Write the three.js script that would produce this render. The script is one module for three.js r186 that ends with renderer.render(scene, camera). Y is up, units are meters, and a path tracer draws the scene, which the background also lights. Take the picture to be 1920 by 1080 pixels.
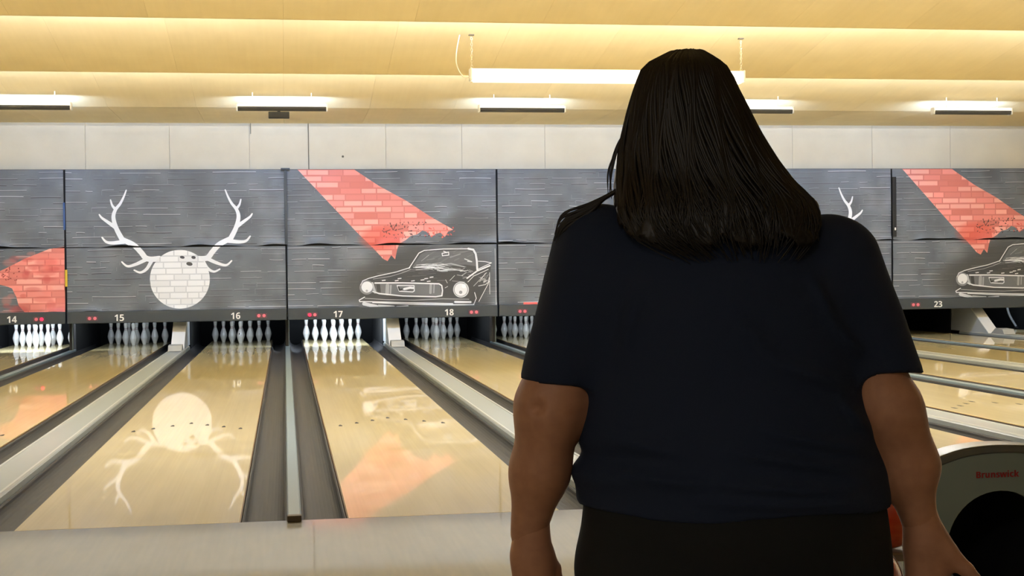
import * as THREE from 'three';
import { RectAreaLightUniformsLib } from 'three/addons/lights/RectAreaLightUniformsLib.js';
import { RoundedBoxGeometry } from 'three/addons/geometries/RoundedBoxGeometry.js';
import { TextGeometry } from 'three/addons/geometries/TextGeometry.js';
import { FontLoader } from 'three/addons/loaders/FontLoader.js';
import { mergeGeometries } from 'three/addons/utils/BufferGeometryUtils.js';
import { ImprovedNoise } from 'three/addons/math/ImprovedNoise.js';

// ---------------------------------------------------------------- camera, exposure, large lights
const scene = new THREE.Scene();
scene.background = new THREE.Color(0x000000);
const camera = new THREE.PerspectiveCamera(22.62, 1920 / 1080, 0.05, 80);
camera.position.set(0, 1.2135, 7.09);
camera.rotation.order = 'YXZ';
camera.rotation.set(-0.013373, -0.1563285, -0.012);
const renderer = new THREE.WebGLRenderer({ antialias: true });
renderer.toneMapping = THREE.LinearToneMapping;
renderer.toneMappingExposure = 1.0;
renderer.shadowMap.enabled = true;
RectAreaLightUniformsLib.init();
const COVE_LIGHT = 1560, COVE_COLOR = 0xe8f0ff;      // tubes hidden behind the ceiling steps
const WASH_LIGHT = 165, WASH_COLOR = 0xb0ceff;     // strips that wash the masking units
const HANG_LIGHT = 76, HANG_COLOR = 0xf4f6ff;     // chain-hung strips over the lanes
const PIN_LIGHT = 430, PIN_DIM = 62, PIN_COLOR = 0xdcecff;   // pin deck lamps: fully on over lanes 14 and 17, dimmed elsewhere
const SEAT_LIGHT = 15;                            // ceiling panels over the seats behind the approach

// ---------------------------------------------------------------- helpers
let seed = 7;
const rnd = () => { seed = (seed * 1664525 + 1013904223) >>> 0; return seed / 4294967296; };
const rr = (a, b) => a + (b - a) * rnd();
const WORDS = { 12: 'twelve', 13: 'thirteen', 14: 'fourteen', 15: 'fifteen', 16: 'sixteen', 17: 'seventeen', 18: 'eighteen', 19: 'nineteen', 20: 'twenty', 21: 'twenty-one', 22: 'twenty-two', 23: 'twenty-three', 24: 'twenty-four', 25: 'twenty-five' }, say = (n) => WORDS[n];
const taken = {};
function numbered(n) { const k = taken[n] = (taken[n] ?? -1) + 1; return k ? n + '_' + String(k).padStart(3, '0') : n; }
function tag(o, label, category, group, kind) {
  o.userData.label = label; if (category) o.userData.category = category;
  if (group) o.userData.group = group; if (kind) o.userData.kind = kind; return o;
}
function thing(name, label, category, pos = [0, 0, 0], turn = 0, group, kind) {
  const g = new THREE.Group(); g.name = numbered(name); g.position.set(...pos); g.rotation.y = turn; scene.add(g);
  return tag(g, label, category, group, kind);
}
function part(name, geo, mat, parent, pos, rot) {
  const m = new THREE.Mesh(geo, mat); m.name = name; parent.add(m);
  if (pos) m.position.set(...pos); if (rot) m.rotation.set(...rot); return m;
}
function solo(name, geo, mat, label, category, group, kind) {
  const m = new THREE.Mesh(geo, mat); m.name = numbered(name); scene.add(m); return tag(m, label, category, group, kind);
}
const box = (w, h, d, x = 0, y = 0, z = 0) => new THREE.BoxGeometry(w, h, d).translate(x, y, z);
const rbox = (w, h, d, r, x = 0, y = 0, z = 0) => new RoundedBoxGeometry(w, h, d, 2, r).translate(x, y, z);
const merge = (list) => mergeGeometries(list.map((g) => { const n = g.index ? g.toNonIndexed() : g; for (const k of Object.keys(n.attributes)) if (!['position', 'normal', 'uv'].includes(k)) n.deleteAttribute(k); return n; }));
function extrudeZ(pts, z0, z1) {            // closed outline in x,y swept along z
  const s = new THREE.Shape(pts.map((p) => new THREE.Vector2(p[0], p[1])));
  return new THREE.ExtrudeGeometry(s, { depth: z1 - z0, bevelEnabled: false, curveSegments: 8 }).translate(0, 0, z0);
}
function extrudeX(pts, x0, x1) {            // closed outline in z,y swept along x
  const s = new THREE.Shape(pts.map((p) => new THREE.Vector2(-p[0], p[1])));
  return new THREE.ExtrudeGeometry(s, { depth: x1 - x0, bevelEnabled: false, curveSegments: 8 }).rotateY(Math.PI / 2).translate(x0, 0, 0);
}
function metreUV(geo, fn) {
  const p = geo.attributes.position, uv = new Float32Array(p.count * 2);
  for (let i = 0; i < p.count; i++) { const [u, v] = fn(p.getX(i), p.getY(i), p.getZ(i)); uv[2 * i] = u; uv[2 * i + 1] = v; }
  geo.setAttribute('uv', new THREE.BufferAttribute(uv, 2)); return geo;
}
const noise = new ImprovedNoise();
const fbm = (x, y, z, o = 4) => { let a = 0, s = 1, t = 0; for (let i = 0; i < o; i++) { a += noise.noise(x, y, z + i * 7.3) * s; t += s; s *= 0.5; x *= 2.03; y *= 2.03; } return a / t; };
function tex(w, h, fn, srgb = true, rx = 1, ry = 1) {
  const d = new Uint8Array(w * h * 4);
  for (let j = 0; j < h; j++) for (let i = 0; i < w; i++) {
    const c = fn(i / w, j / h), k = 4 * (j * w + i);
    d[k] = Math.max(0, Math.min(255, c[0])); d[k + 1] = Math.max(0, Math.min(255, c[1])); d[k + 2] = Math.max(0, Math.min(255, c[2])); d[k + 3] = 255;
  }
  const t = new THREE.DataTexture(d, w, h); t.magFilter = THREE.LinearFilter; t.minFilter = THREE.LinearFilter;
  t.wrapS = t.wrapT = THREE.MirroredRepeatWrapping; t.repeat.set(rx, ry); if (srgb) t.colorSpace = THREE.SRGBColorSpace; t.needsUpdate = true; return t;
}
const std = (color, roughness = 0.6, extra = {}) => new THREE.MeshStandardMaterial({ color, roughness, metalness: 0, ...extra });
const phys = (color, roughness = 0.6, extra = {}) => new THREE.MeshPhysicalMaterial({ color, roughness, ...extra });

// ---------------------------------------------------------------- materials
const grainMap = (r, g, b, amp, sx, sy, w = 256, h = 1024) => tex(w, h, (u, v) => {
  const n = fbm(u * sx, v * sy, 1.7) * amp + fbm(u * sx * 5, v * sy * 0.6, 9.1, 2) * amp * 0.7; return [r + n, g + n * 0.95, b + n * 0.8];
});
const laneTex = grainMap(233, 212, 156, 9, 14, 5); laneTex.repeat.set(1 / 1.052, 1 / 6);
const laneMat = phys(0xffffff, 0.6, { map: laneTex, clearcoat: 0.9, clearcoatRoughness: 0.03, specularIntensity: 0.3 });
const floorTex = grainMap(145, 136, 109, 8, 30, 9, 512, 512); floorTex.repeat.set(1 / 3, 1 / 3);
const floorMat = phys(0xffffff, 0.55, { map: floorTex, clearcoat: 0.9, clearcoatRoughness: 0.05 });
const M = {
  laneEdge: std(0x5a3d20, 0.6), arrow: std(0x120b07, 0.7),
  gutter: phys(0x3c3b3b, 0.6, { specularIntensity: 0.4, bumpMap: tex(256, 256, (u, v) => { const n = 128 + fbm(u * 40, v * 4, 3) * 60; return [n, n, n]; }, false, 2, 0.2), bumpScale: 0.0006 }),
  capping: phys(0x82939a, 0.38, { clearcoat: 0.3, clearcoatRoughness: 0.2 }),
  cappingEdge: phys(0xb4b6ae, 0.35), cappingEnd: std(0x655b4d, 0.6),
  pitBlack: std(0x0d0e0f, 0.9), kickback: std(0x161718, 0.85), subfloor: std(0x1a1714, 0.95),
  post: phys(0xb9bdbe, 0.45), postBlock: phys(0xa9a9a4, 0.5),
  pin: phys(0xf4f2ec, 0.25, { clearcoat: 0.6, clearcoatRoughness: 0.15 }), pinStripe: std(0x8e2a2c, 0.4), pinScuff: std(0x4b4844, 0.7),
  bar: std(0x31383f, 0.5), frame: std(0x0d0d0e, 0.7), digit: std(0xf4f4f0, 0.5), ledPanel: std(0x5e3a44, 0.4),
  ledOn: std(0xff2a4a, 0.4, { emissive: 0xff1840, emissiveIntensity: 2.2 }), ledDim: std(0xd07080, 0.4, { emissive: 0xff4060, emissiveIntensity: 0.1 }),
  cream: std(0xffffff, 0.85, { map: tex(512, 256, (u, v) => { const n = fbm(u * 9, v * 5, 4) * 9; return [219 + n, 211 + n, 190 + n]; }, true, 0.25, 0.5) }),
  lip: std(0xd2bd88, 0.8), roof: std(0x6b5a3c, 0.95), wallSide: std(0xdbd3be, 0.85), wallRear: std(0xdbd3be, 0.85),
  white: std(0xf6f5f1, 0.4), whiteLamp: std(0xffffff, 0.5, { emissive: 0xfff6e6, emissiveIntensity: 1.3 }),
  tube: std(0xffffff, 0.4, { emissive: 0xfff0d6, emissiveIntensity: 3 }), cover: phys(0x9ba19e, 0.4, { clearcoat: 0.3, clearcoatRoughness: 0.2 }), washCover: std(0xffffff, 0.5, { emissive: 0xfffaf0, emissiveIntensity: 0.55 }), washTube: std(0xffffff, 0.4, { emissive: 0xfff6ea, emissiveIntensity: 3 }),
  pinTubeDim: std(0xffffff, 0.4, { emissive: 0xdcecff, emissiveIntensity: 0.3 }), pinTube: std(0xffffff, 0.4, { emissive: 0xdcecff, emissiveIntensity: 3 }), visor: std(0x2b2d31, 0.5), black: std(0x0a0a0a, 0.6),
  chain: phys(0xe8dcc0, 0.3, { metalness: 0.6 }), cord: std(0xf0e8d4, 0.5), cable: std(0x6d6552, 0.7),
};
const ceilMats = [0, 1, 2, 3].map((k) => std(0xffffff, 0.75, { map: tex(256, 512, (u, v) => {
  const n = fbm(u * 3 + k * 5, v * 7, k * 3.1) * 8 + fbm(u * 24, v * 3 + k, 8.8, 2) * 3, s = [0, 3, -3, 1][k];
  return [228 + n + s, 211 + n * 1.05 + s, 166 + n * 1.2 + s];
}, true, 1 / 1.22, 1 / 3.7) }));

// ---------------------------------------------------------------- layout numbers (metres; foul line z = 0, lanes run to -z)
const X0 = 0.029, PITCH = 3.35, LANE_W = 1.052, THIN = 0.263, PAIRS = [-2, -1, 0, 1, 2, 3];   // pair 0 = lanes 17 and 18
const pairX = (k) => X0 + PITCH * k;
const oddX = (k) => pairX(k) + THIN + LANE_W / 2, evenX = (k) => pairX(k + 1) - THIN - LANE_W / 2, wideX = (k) => (oddX(k) + evenX(k)) / 2;
const oddNo = (k) => 17 + 2 * k, LANE_END = -18.85, MASK_Z = -15.81;
const XL = -7.3, XR = 14.1, ZN = 12.2, ZF = -19.8;

// ---------------------------------------------------------------- setting: floor, walls, ceiling
{
  const f = metreUV(box(XR - XL, 0.06, ZN, (XL + XR) / 2, -0.03, ZN / 2 + 0.004), (x, y, z) => [x, z]);
  solo('floor', f, floorMat, 'glossy beige bowling approach floor in front of the foul line', null, null, 'structure');
  solo('floor_base', box(XR - XL, 0.1, ZN - ZF + 0.2, (XL + XR) / 2, -0.30, (ZN + ZF) / 2), M.subfloor, 'dark slab under the lanes and gutters', null, null, 'structure');
  solo('wall_left', box(0.15, 5.1, ZN - ZF + 0.2, XL - 0.075, 2.2, (ZN + ZF) / 2), M.wallSide, 'plain side wall beyond the outermost lane', null, null, 'structure');
  solo('wall_right', box(0.15, 5.1, ZN - ZF + 0.2, XR + 0.075, 2.2, (ZN + ZF) / 2), M.wallSide, 'plain side wall past lane 24', null, null, 'structure');
  solo('wall_rear', box(XR - XL + 0.3, 5.1, 0.15, (XL + XR) / 2, 2.2, ZN + 0.075), M.wallRear, 'plain wall behind the seating area', null, null, 'structure');
  const pit = new THREE.Group(); pit.name = 'wall_pit'; scene.add(pit); tag(pit, 'black wall, hood and curtain closing the pin pits', null, null, 'structure');
  part('pit_curtain', box(XR - XL, 4.6, 0.12, (XL + XR) / 2, 2.0, ZF - 0.02), M.pitBlack, pit);
  part('pit_hood', box(XR - XL, 0.05, 3.75, (XL + XR) / 2, 0.96, -17.85), M.pitBlack, pit);
  // back wall above the masking units: separate cream sheets with open joints
  const wb = new THREE.Group(); wb.name = 'wall_back'; scene.add(wb); tag(wb, 'cream painted panel wall above the masking units', null, null, 'structure');
  part('backing', box(XR - XL, 3.4, 0.05, (XL + XR) / 2, 2.2, -16.0), M.cream, wb);
  const seams = [XL, -6.1, -4.62, -3.02, -1.75, -0.522, 0.394, 1.62, 2.84, 4.2, 5.6, 7.0, 8.4, 9.8, 11.2, 12.6, XR];
  for (let i = 0; i + 1 < seams.length; i++) {
    const w = seams[i + 1] - seams[i] - 0.004, c = (seams[i] + seams[i + 1]) / 2;
    part('wall_panel', metreUV(box(w, 3.35, 0.02, c, 2.2, -15.96), (x, y) => [x, y]), M.cream, wb);
  }
  part('screw_cover', new THREE.CylinderGeometry(0.018, 0.018, 0.012, 12).rotateX(Math.PI / 2).translate(0.936, 3.028, -15.946), M.cable, wb);
  // stepped ceiling: each bay slopes down away from the bowlers and ends in a lip; tubes hide behind the lips
  const ce = new THREE.Group(); ce.name = 'ceiling'; scene.add(ce); tag(ce, 'stepped tan panel ceiling over the lanes', null, null, 'structure');
  const lips = [12.05, 8.35, 4.65, 0.95, -2.75, -6.45, -10.15, -13.75], Y0 = 3.55, RISE = 0.6, bw = 1.22;
  for (let i = 0; i + 1 < lips.length; i++) {
    const za = lips[i] - 0.03, zb = lips[i + 1];
    for (let x = XL, j = 0; x < XR - 0.01; x += bw, j++) {
      const x1 = Math.min(x + bw, XR) - 0.0015;
      const g = extrudeX([[za, Y0 + RISE], [za, Y0 + RISE + 0.02], [zb, Y0 + 0.02], [zb, Y0]], x, x1);
      part('ceiling_panel', metreUV(g, (px, py, pz) => [px, pz]), ceilMats[(i * 3 + j * 7 + (j >> 1)) % 4], ce);
    }
    part('lip_board', box(XR - XL, RISE + 0.06, 0.02, (XL + XR) / 2, Y0 + (RISE + 0.06) / 2 + 0.0, zb - 0.012), M.lip, ce);
  }
  for (let x = XL, j = 0; x < XR - 0.01; x += bw, j++)
    part('soffit_panel', metreUV(box(Math.min(bw, XR - x) - 0.003, 0.02, 2.2, x + Math.min(bw, XR - x) / 2, Y0 + 0.01, -14.86), (px, py, pz) => [px, pz]), ceilMats[(j * 5) % 4], ce);
  part('roof', box(XR - XL + 0.3, 0.1, ZN - ZF + 0.3, (XL + XR) / 2, 4.5, (ZN + ZF) / 2), M.roof, ce);
}

// ---------------------------------------------------------------- lamps
function rect(w, h, color, I, from, to) {
  const l = new THREE.RectAreaLight(color, I, w, h); l.position.set(...from); scene.add(l); l.lookAt(...to); l.updateMatrixWorld(); l.name = numbered('area_light'); return l;
}
const tubeGeo = (len, r = 0.018) => new THREE.CylinderGeometry(r, r, len, 12).rotateZ(Math.PI / 2);
function coveLight(xa, xb, lipZ) {
  const len = xb - xa, c = (xa + xb) / 2;
  const t = thing('cove_light', 'fluorescent batten hidden behind a ceiling step', 'ceiling light', [c, 3.58, lipZ], 0, 'battens behind the ceiling steps');
  part('trough', merge([box(len, 0.008, 0.135, 0, 0.004, -0.0875), box(len, 0.036, 0.008, 0, 0.023, -0.156)]), M.white, t);
  part('tube', tubeGeo(len - 0.06, 0.01).translate(0, 0.019, -0.075), M.tube, t);
  rect(len - 0.06, 0.02, COVE_COLOR, COVE_LIGHT, [c, 3.617, lipZ - 0.085], [c, 4.117, lipZ - 0.951]);
}
for (const [a, b] of [[-6.1, -3.95], [-2.75, -0.6], [0.55, 2.67], [3.78, 6.6], [7.75, 9.9], [11.0, 13.2]]) coveLight(a, b, -6.46);
for (const [a, b] of [[-6.6, -3.9], [-3.7, -1.2], [-0.9, 1.5], [1.7, 4.1], [4.3, 6.7], [6.9, 9.3], [9.5, 11.9], [12.1, 13.8]]) coveLight(a, b, -10.16);
for (const [a, b] of [[-5.6, -3.4], [-2.2, 0], [1.2, 3.4], [4.6, 6.8], [8, 10.2], [11.2, 13.4]]) coveLight(a, b, -2.76);

const washSpots = [['at the panel of lane 14', -3.42], ['with a small black box under it', -0.005], ['over the number 18 and 19 panels', 3.34], ['partly hidden by the long-haired woman', 6.71], ['above the panel numbered 23', 10.11]];
for (const [what, x] of washSpots) {
  const t = thing('wash_light', 'short white strip light under the back ceiling, ' + what, 'strip light', [x, 3.47, -13.0], 0, 'strip lights washing the masking units');
  // housing: half-round white cover towards the bowlers, dark visor under it, open at the back
  const cover = [[0.058, 0.004]];
  for (let i = 0; i <= 8; i++) { const a = (i / 8) * Math.PI * 0.62; cover.push([0.058 - 0.075 * (1 - Math.cos(a)) * 0.9, 0.006 + 0.05 * Math.sin(a)]); }
  cover.push([-0.06, 0.02], [-0.05, 0.02], [-0.02, 0.035], [0.03, 0.025], [0.048, 0.004]);
  part('housing', extrudeX(cover, -0.615, 0.615), M.washCover, t);
  part('visor', extrudeX([[0.06, 0.006], [0.057, -0.02], [0.04, -0.055], [0.03, -0.053], [0.047, -0.018], [0.05, 0.006]], -0.6, 0.6), M.visor, t);
  for (const s of [-1, 1]) part('end_cap', rbox(0.016, 0.1, 0.12, 0.005, s * 0.613, 0.0, 0.0), M.white, t);
  part('tube', tubeGeo(1.15).translate(0, -0.005, 0.0), M.washTube, t);
  for (const s of [-0.4, 0.4]) part('hanger', box(0.012, 0.15, 0.012, s, 0.127, 0), M.white, t);
  rect(1.15, 0.09, WASH_COLOR, WASH_LIGHT, [x, 3.455, -13.045], [x, 1.7, MASK_Z]);
}
{
  const c = thing('camera_box', 'small black box hung under a short strip light', 'camera', [-0.05, 3.364, -13.0]);
  part('case', rbox(0.285, 0.086, 0.12, 0.008), M.black, c); part('bracket', box(0.04, 0.02, 0.05, 0, 0.05, 0), M.black, c);
  part('lens', new THREE.CylinderGeometry(0.022, 0.022, 0.03, 16).rotateX(Math.PI / 2).translate(0.06, 0, -0.07), M.visor, c);
}
function hangingLight(xa, xb, y, z, label, group) {
  const drop = 3.55 + 0.6 * (1 - (((-6.48 - z + 7.4) % 3.7) / 3.67)) - y, links_n = Math.round((drop - 0.09) / 0.031);
  const c = (xa + xb) / 2, len = xb - xa;
  const t = thing('hanging_light', label, 'strip light', [c, y, z], 0, group);
  part('housing', extrudeX([[0.065, -0.065], [0.075, 0.0], [0.05, 0.055], [0, 0.07], [-0.05, 0.055], [-0.075, 0], [-0.065, -0.065]], -len / 2, len / 2), M.whiteLamp, t);
  part('diffuser', rbox(len - 0.06, 0.02, 0.12, 0.006, 0, -0.068, 0), M.whiteLamp, t);
  for (const s of [-1, 1]) part('end_cap', rbox(0.02, 0.135, 0.16, 0.006, s * (len / 2), 0, 0), M.white, t);
  for (const s of [-1, 1]) {
    const links = [];
    for (let i = 0; i < links_n; i++) links.push(new THREE.TorusGeometry(0.014, 0.004, 5, 10).scale(0.75, 1.25, 1).rotateY(i % 2 ? Math.PI / 2 : 0).translate(s * (len / 2 - 0.015), 0.085 + i * 0.031, 0));
    part('chain', merge(links), M.chain, t);
    part('hook_plate', rbox(0.06, 0.012, 0.05, 0.003, s * (len / 2 - 0.015), drop - 0.004, 0), M.cable, t);
  }
  const cv = new THREE.CatmullRomCurve3([[-len / 2 - 0.0, -0.04], [-len / 2 - 0.08, -0.02], [-len / 2 - 0.15, 0.1], [-len / 2 - 0.155, 0.22], [-len / 2 - 0.13, drop - 0.07], [-len / 2 - 0.115, drop - 0.004]].map(([x, y]) => new THREE.Vector3(x, y, 0)));
  part('power_cord', new THREE.TubeGeometry(cv, 30, 0.007, 6), M.cord, t);
  rect(len - 0.1, 0.12, HANG_COLOR, HANG_LIGHT, [c, y - 0.087, z], [c, 0, z]);
}
hangingLight(2.049, 5.157, 3.354, -8.66, 'long bright white strip light hung on two chains');
// the row of the same strips nearer the foul line that keeps the lanes bright
for (const x of [-4.97, -1.62, 1.73, 5.08, 8.43, 11.78]) hangingLight(x - 1.3, x + 1.3, 3.45, -3.5, 'chain-hung strip light of the row over the front of the lanes', 'strip lights over the front of the lanes');
// two flat ceiling panels over the seats, behind the camera
for (const x of [-4.6, -1.2]) {
  const t = thing('ceiling_light', 'flat white ceiling light over the seats', 'ceiling light', [x, 3.5, 9.4], 0, 'ceiling lights over the seats');
  part('frame', rbox(1.26, 0.05, 0.66, 0.01), M.white, t); part('diffuser', box(1.2, 0.012, 0.6, 0, -0.028, 0), M.tube, t);
  part('hanger', box(0.05, 0.22, 0.05, 0, 0.13, 0), M.white, t);
  rect(1.2, 0.6, 0xfff8f0, SEAT_LIGHT, [x, 3.455, 9.4], [x, 0, 9.4]);
}

// ---------------------------------------------------------------- lanes, gutters, dividers
const laneBody = metreUV(new RoundedBoxGeometry(LANE_W, 0.07, -LANE_END - 0.004, 1, 0.003).translate(0, -0.035, LANE_END / 2 - 0.002), (x, y, z) => [x + 0.5, z]);
const arrowGeo = (() => { const s = new THREE.Shape([[-0.014, -0.055], [0.014, -0.055], [0.014, 0.0], [0, 0.055], [-0.014, 0]].map((p) => new THREE.Vector2(...p))); return new THREE.ExtrudeGeometry(s, { depth: 0.0012, bevelEnabled: false }).rotateX(-Math.PI / 2); })();
for (const k of PAIRS) for (const odd of [1, 0]) {
  const no = oddNo(k) + (odd ? 0 : 1), x = odd ? oddX(k) : evenX(k);
  const t = thing('bowling_lane', `polished maple bowling lane under the number ${say(no)}`, 'bowling lane', [x, 0, 0]);
  part('lane_surface', laneBody, laneMat, t);
  part('lane_edge', merge([-1, 1].map((s) => box(0.006, 0.062, -LANE_END - 0.03, s * (LANE_W / 2 + 0.002), -0.038, LANE_END / 2))), M.laneEdge, t);
  for (let i = -3; i <= 3; i++) part('arrow', arrowGeo, M.arrow, t, [i * 0.1345, -0.0004, -4.77 + Math.abs(i) * 0.165]);
}
// gutter: rolled channel 0.22 wide, open side up
const gutterPts = (() => {
  const o = [], n = 14, R = 0.096, D = 0.075;
  const inner = []; inner.push([-0.109, -0.012], [-0.102, -0.012]);
  for (let i = 0; i <= n; i++) { const a = Math.PI * (i / n); inner.push([-R * Math.cos(a), -0.02 - D * Math.sin(a)]); }
  inner.push([0.102, -0.012], [0.109, -0.012]);
  o.push(...inner); for (let i = inner.length - 1; i >= 0; i--) o.push([inner[i][0] * (i > 1 && i < inner.length - 2 ? 1.04 : 1), inner[i][1] - 0.006]);
  return o;
})();
const gutterGeo = metreUV(extrudeZ(gutterPts, LANE_END, -0.03), (x, y, z) => [x * 4, z]);
const gutterEnd = box(0.218, 0.11, 0.02, 0, -0.068, -0.012);
for (const k of PAIRS) for (const odd of [1, 0]) for (const s of [-1, 1]) {
  const no = oddNo(k) + (odd ? 0 : 1), x = (odd ? oddX(k) : evenX(k)) + s * (LANE_W / 2 + 0.118);
  const t = thing('gutter', `grey rolled gutter on the ${s < 0 ? 'left' : 'right'} of lane ${say(no)}`, 'gutter', [x, 0, 0]);
  part('channel', gutterGeo, M.gutter, t); part('end_board', gutterEnd, M.laneEdge, t);
}
const CAP_END = -16.55;
const thinCap = merge([extrudeZ([[-0.03, -0.06], [-0.035, 0.008], [-0.028, 0.016], [0.028, 0.016], [0.035, 0.008], [0.03, -0.06]], CAP_END, -0.004)]);
for (const k of [...PAIRS, 4]) {
  const t = thing('narrow_divider', `narrow grey divider rail between lanes ${say(oddNo(k) - 1)} and ${say(oddNo(k))}`, 'lane divider', [pairX(k), 0, 0]);
  part('rail', thinCap, M.capping, t); part('foot', box(0.04, 0.19, -CAP_END - 0.1, 0, -0.155, CAP_END / 2), M.subfloor, t);
  part('end_cap', rbox(0.07, 0.03, 0.05, 0.005, 0, 0.016, 0.03), M.cappingEnd, t);
}
const WCW = 0.125;
for (const k of PAIRS) {
  const t = thing('wide_divider', `broad pale grey ball track cover between lanes ${say(oddNo(k))} and ${say(oddNo(k) + 1)}`, 'lane divider', [wideX(k), 0, 0]);
  part('cover', extrudeZ([[-WCW, -0.07], [-WCW, 0.018], [-WCW + 0.012, 0.03], [WCW - 0.012, 0.03], [WCW, 0.018], [WCW, -0.07]], CAP_END, -0.02), M.cover, t);
  for (const s of [-1, 1]) part('edge_trim', extrudeZ([[s * (WCW - 0.03), 0.029], [s * (WCW - 0.026), 0.036], [s * (WCW - 0.012), 0.036], [s * (WCW - 0.006), 0.026]].sort((a, b) => 0), CAP_END, -0.02), M.cappingEdge, t);
  part('foot', box(0.2, 0.2, -CAP_END - 0.1, 0, -0.16, CAP_END / 2), M.subfloor, t);
  part('nose', rbox(0.24, 0.09, 0.05, 0.012, 0, -0.02, 0.0 - 0.03), M.cappingEnd, t);
  // raked kickback housing standing on the end of the cover
  const kb = thing('kickback_housing', `raked pale grey housing between the pits of lanes ${say(oddNo(k))} and ${say(oddNo(k) + 1)}`, 'housing', [wideX(k), 0.037, 0]);
  const prof = (g) => extrudeX([[-15.55, 0], [-16.28, 0.48], [-17.7, 0.48], [-17.0, 0]], -0.1 + g, 0.1 - g);
  part('shell', prof(0), M.post, kb);
  part('front_strip', extrudeX([[-15.53, 0], [-16.26, 0.48], [-16.29, 0.48], [-15.56, 0]], -0.1, 0.1), M.white, kb);
  part('base_block', extrudeX([[-15.0, 0], [-15.06, 0.082], [-15.3, 0.092], [-15.45, 0]], -0.1, 0.1), M.postBlock, kb);
}
// thin posts on the narrow rails and dark kickback plates between the pits
for (const k of [...PAIRS, 4]) {
  const t = thing('divider_post', `slim grey post over the rail between lanes ${say(oddNo(k) - 1)} and ${say(oddNo(k))}`, 'post', [pairX(k), 0.016, -16.3]);
  part('upright', rbox(0.06, 0.5, 0.05, 0.006, 0, 0.25, 0), M.gutter, t); part('front_edge', rbox(0.012, 0.46, 0.012, 0.003, 0.022, 0.23, 0.03), M.capping, t);
  const p = thing('kickback_plate', `black kickback plate between the pits of lanes ${say(oddNo(k) - 1)} and ${say(oddNo(k))}`, 'plate', [pairX(k), -0.24, -18.17]);
  part('panel', box(0.04, 1.16, 3.06, 0, 0.58, 0), M.kickback, p); part('rim', box(0.045, 1.1, 0.02, 0, 0.57, 1.535), M.gutter, p);
}
for (const k of PAIRS) for (const s of [-1, 1]) {
  const x = wideX(k) + s * 0.3, no = oddNo(k) + (s > 0 ? 1 : 0);
  const p = thing('kickback_plate', `black kickback plate beside the pit of lane ${say(no)} at the wide divider`, 'plate', [wideX(k) + s * 0.115, -0.24, -18.25]);
  part('panel', box(0.02, 1.16, 2.7, 0, 0.58, 0), M.kickback, p);
}

// ---------------------------------------------------------------- pins
const pinProf = [[0, 0], [0.0255, 0], [0.0285, 0.004], [0.036, 0.03], [0.046, 0.06], [0.0575, 0.1], [0.0605, 0.1145], [0.058, 0.14], [0.049, 0.18], [0.037, 0.215], [0.0265, 0.245], [0.0238, 0.262], [0.0245, 0.28], [0.029, 0.31], [0.0322, 0.335], [0.031, 0.355], [0.0235, 0.372], [0.012, 0.379], [0, 0.381]];
const pinGeo = new THREE.LatheGeometry(new THREE.SplineCurve(pinProf.map((p) => new THREE.Vector2(...p))).getPoints(44), 24);
const stripeGeo = merge([0.2505, 0.274].map((y) => new THREE.TorusGeometry(0.0238, 0.0032, 6, 24).rotateX(Math.PI / 2).translate(0, y, 0)));
const scuffGeo = new THREE.SphereGeometry(0.016, 8, 6).scale(1, 0.8, 0.25).translate(-0.012, 0.16, 0.05);
const pinProto = new THREE.Group(); part('body', pinGeo, M.pin, pinProto); part('neck_stripe', stripeGeo, M.pinStripe, pinProto);
function pin(x, z, label, group, tilt, scuff) {
  const p = pinProto.clone(); p.name = numbered('bowling_pin'); scene.add(p); p.position.set(x, 0.0, z); p.rotation.y = rnd() * 6; tag(p, label, 'bowling pin', group);
  if (scuff) { p.rotation.y = 0; part('scuff_mark', scuffGeo, M.pinScuff, p); }
  return p;
}
const spot = ['head pin', 'second row left', 'second row right', 'third row left', 'third row middle', 'third row right', 'back left corner', 'back row inner left', 'back row inner right', 'back right corner'];
const rack = [[0, 0], [-0.1524, 1], [0.1524, 1], [-0.3048, 2], [0, 2], [0.3048, 2], [-0.457, 3], [-0.1524, 3], [0.1524, 3], [0.457, 3]];
for (const [no, x, lit] of [[14, evenX(-2), 1], [15, oddX(-1), 0], [16, evenX(-1), 0], [17, oddX(0), 1], [18, evenX(0), 0], [19, oddX(1), 0]])
  rack.forEach(([dx, row], i) => pin(x + dx, -17.84 - row * 0.264, `${lit ? 'brightly lit' : 'dimly lit'} white bowling pin, ${spot[i]} of lane ${say(no)}`, 'pins of lane ' + say(no), 0, no === 16 && i === 0 || no === 15 && i === 4));
pin(evenX(3) - 0.02, -17.84, 'white bowling pin standing full height at the end of lane 24', null);
pin(evenX(3) - 0.30, -18.1, 'white bowling pin half behind the raked housing at lane 24', null);
{
  const t = thing('sweep_arm', 'pale curved sweep arm hanging in the pit of lane 24', 'machine arm', [13.25, 0.03, -17.9]);
  const cv = new THREE.CatmullRomCurve3([[0.12, 0, 0.1], [0.09, 0.08, 0.06], [0.03, 0.22, 0.02], [0.0, 0.36, 0], [0.0, 0.6, 0]].map((p) => new THREE.Vector3(...p)));
  part('arm', new THREE.TubeGeometry(cv, 24, 0.022, 8), M.post, t); part('hanger', box(0.05, 0.35, 0.05, 0, 0.75, 0), M.gutter, t); part('foot', rbox(0.06, 0.03, 0.06, 0.006, 0.12, -0.015, 0.1), M.gutter, t);
}
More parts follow.
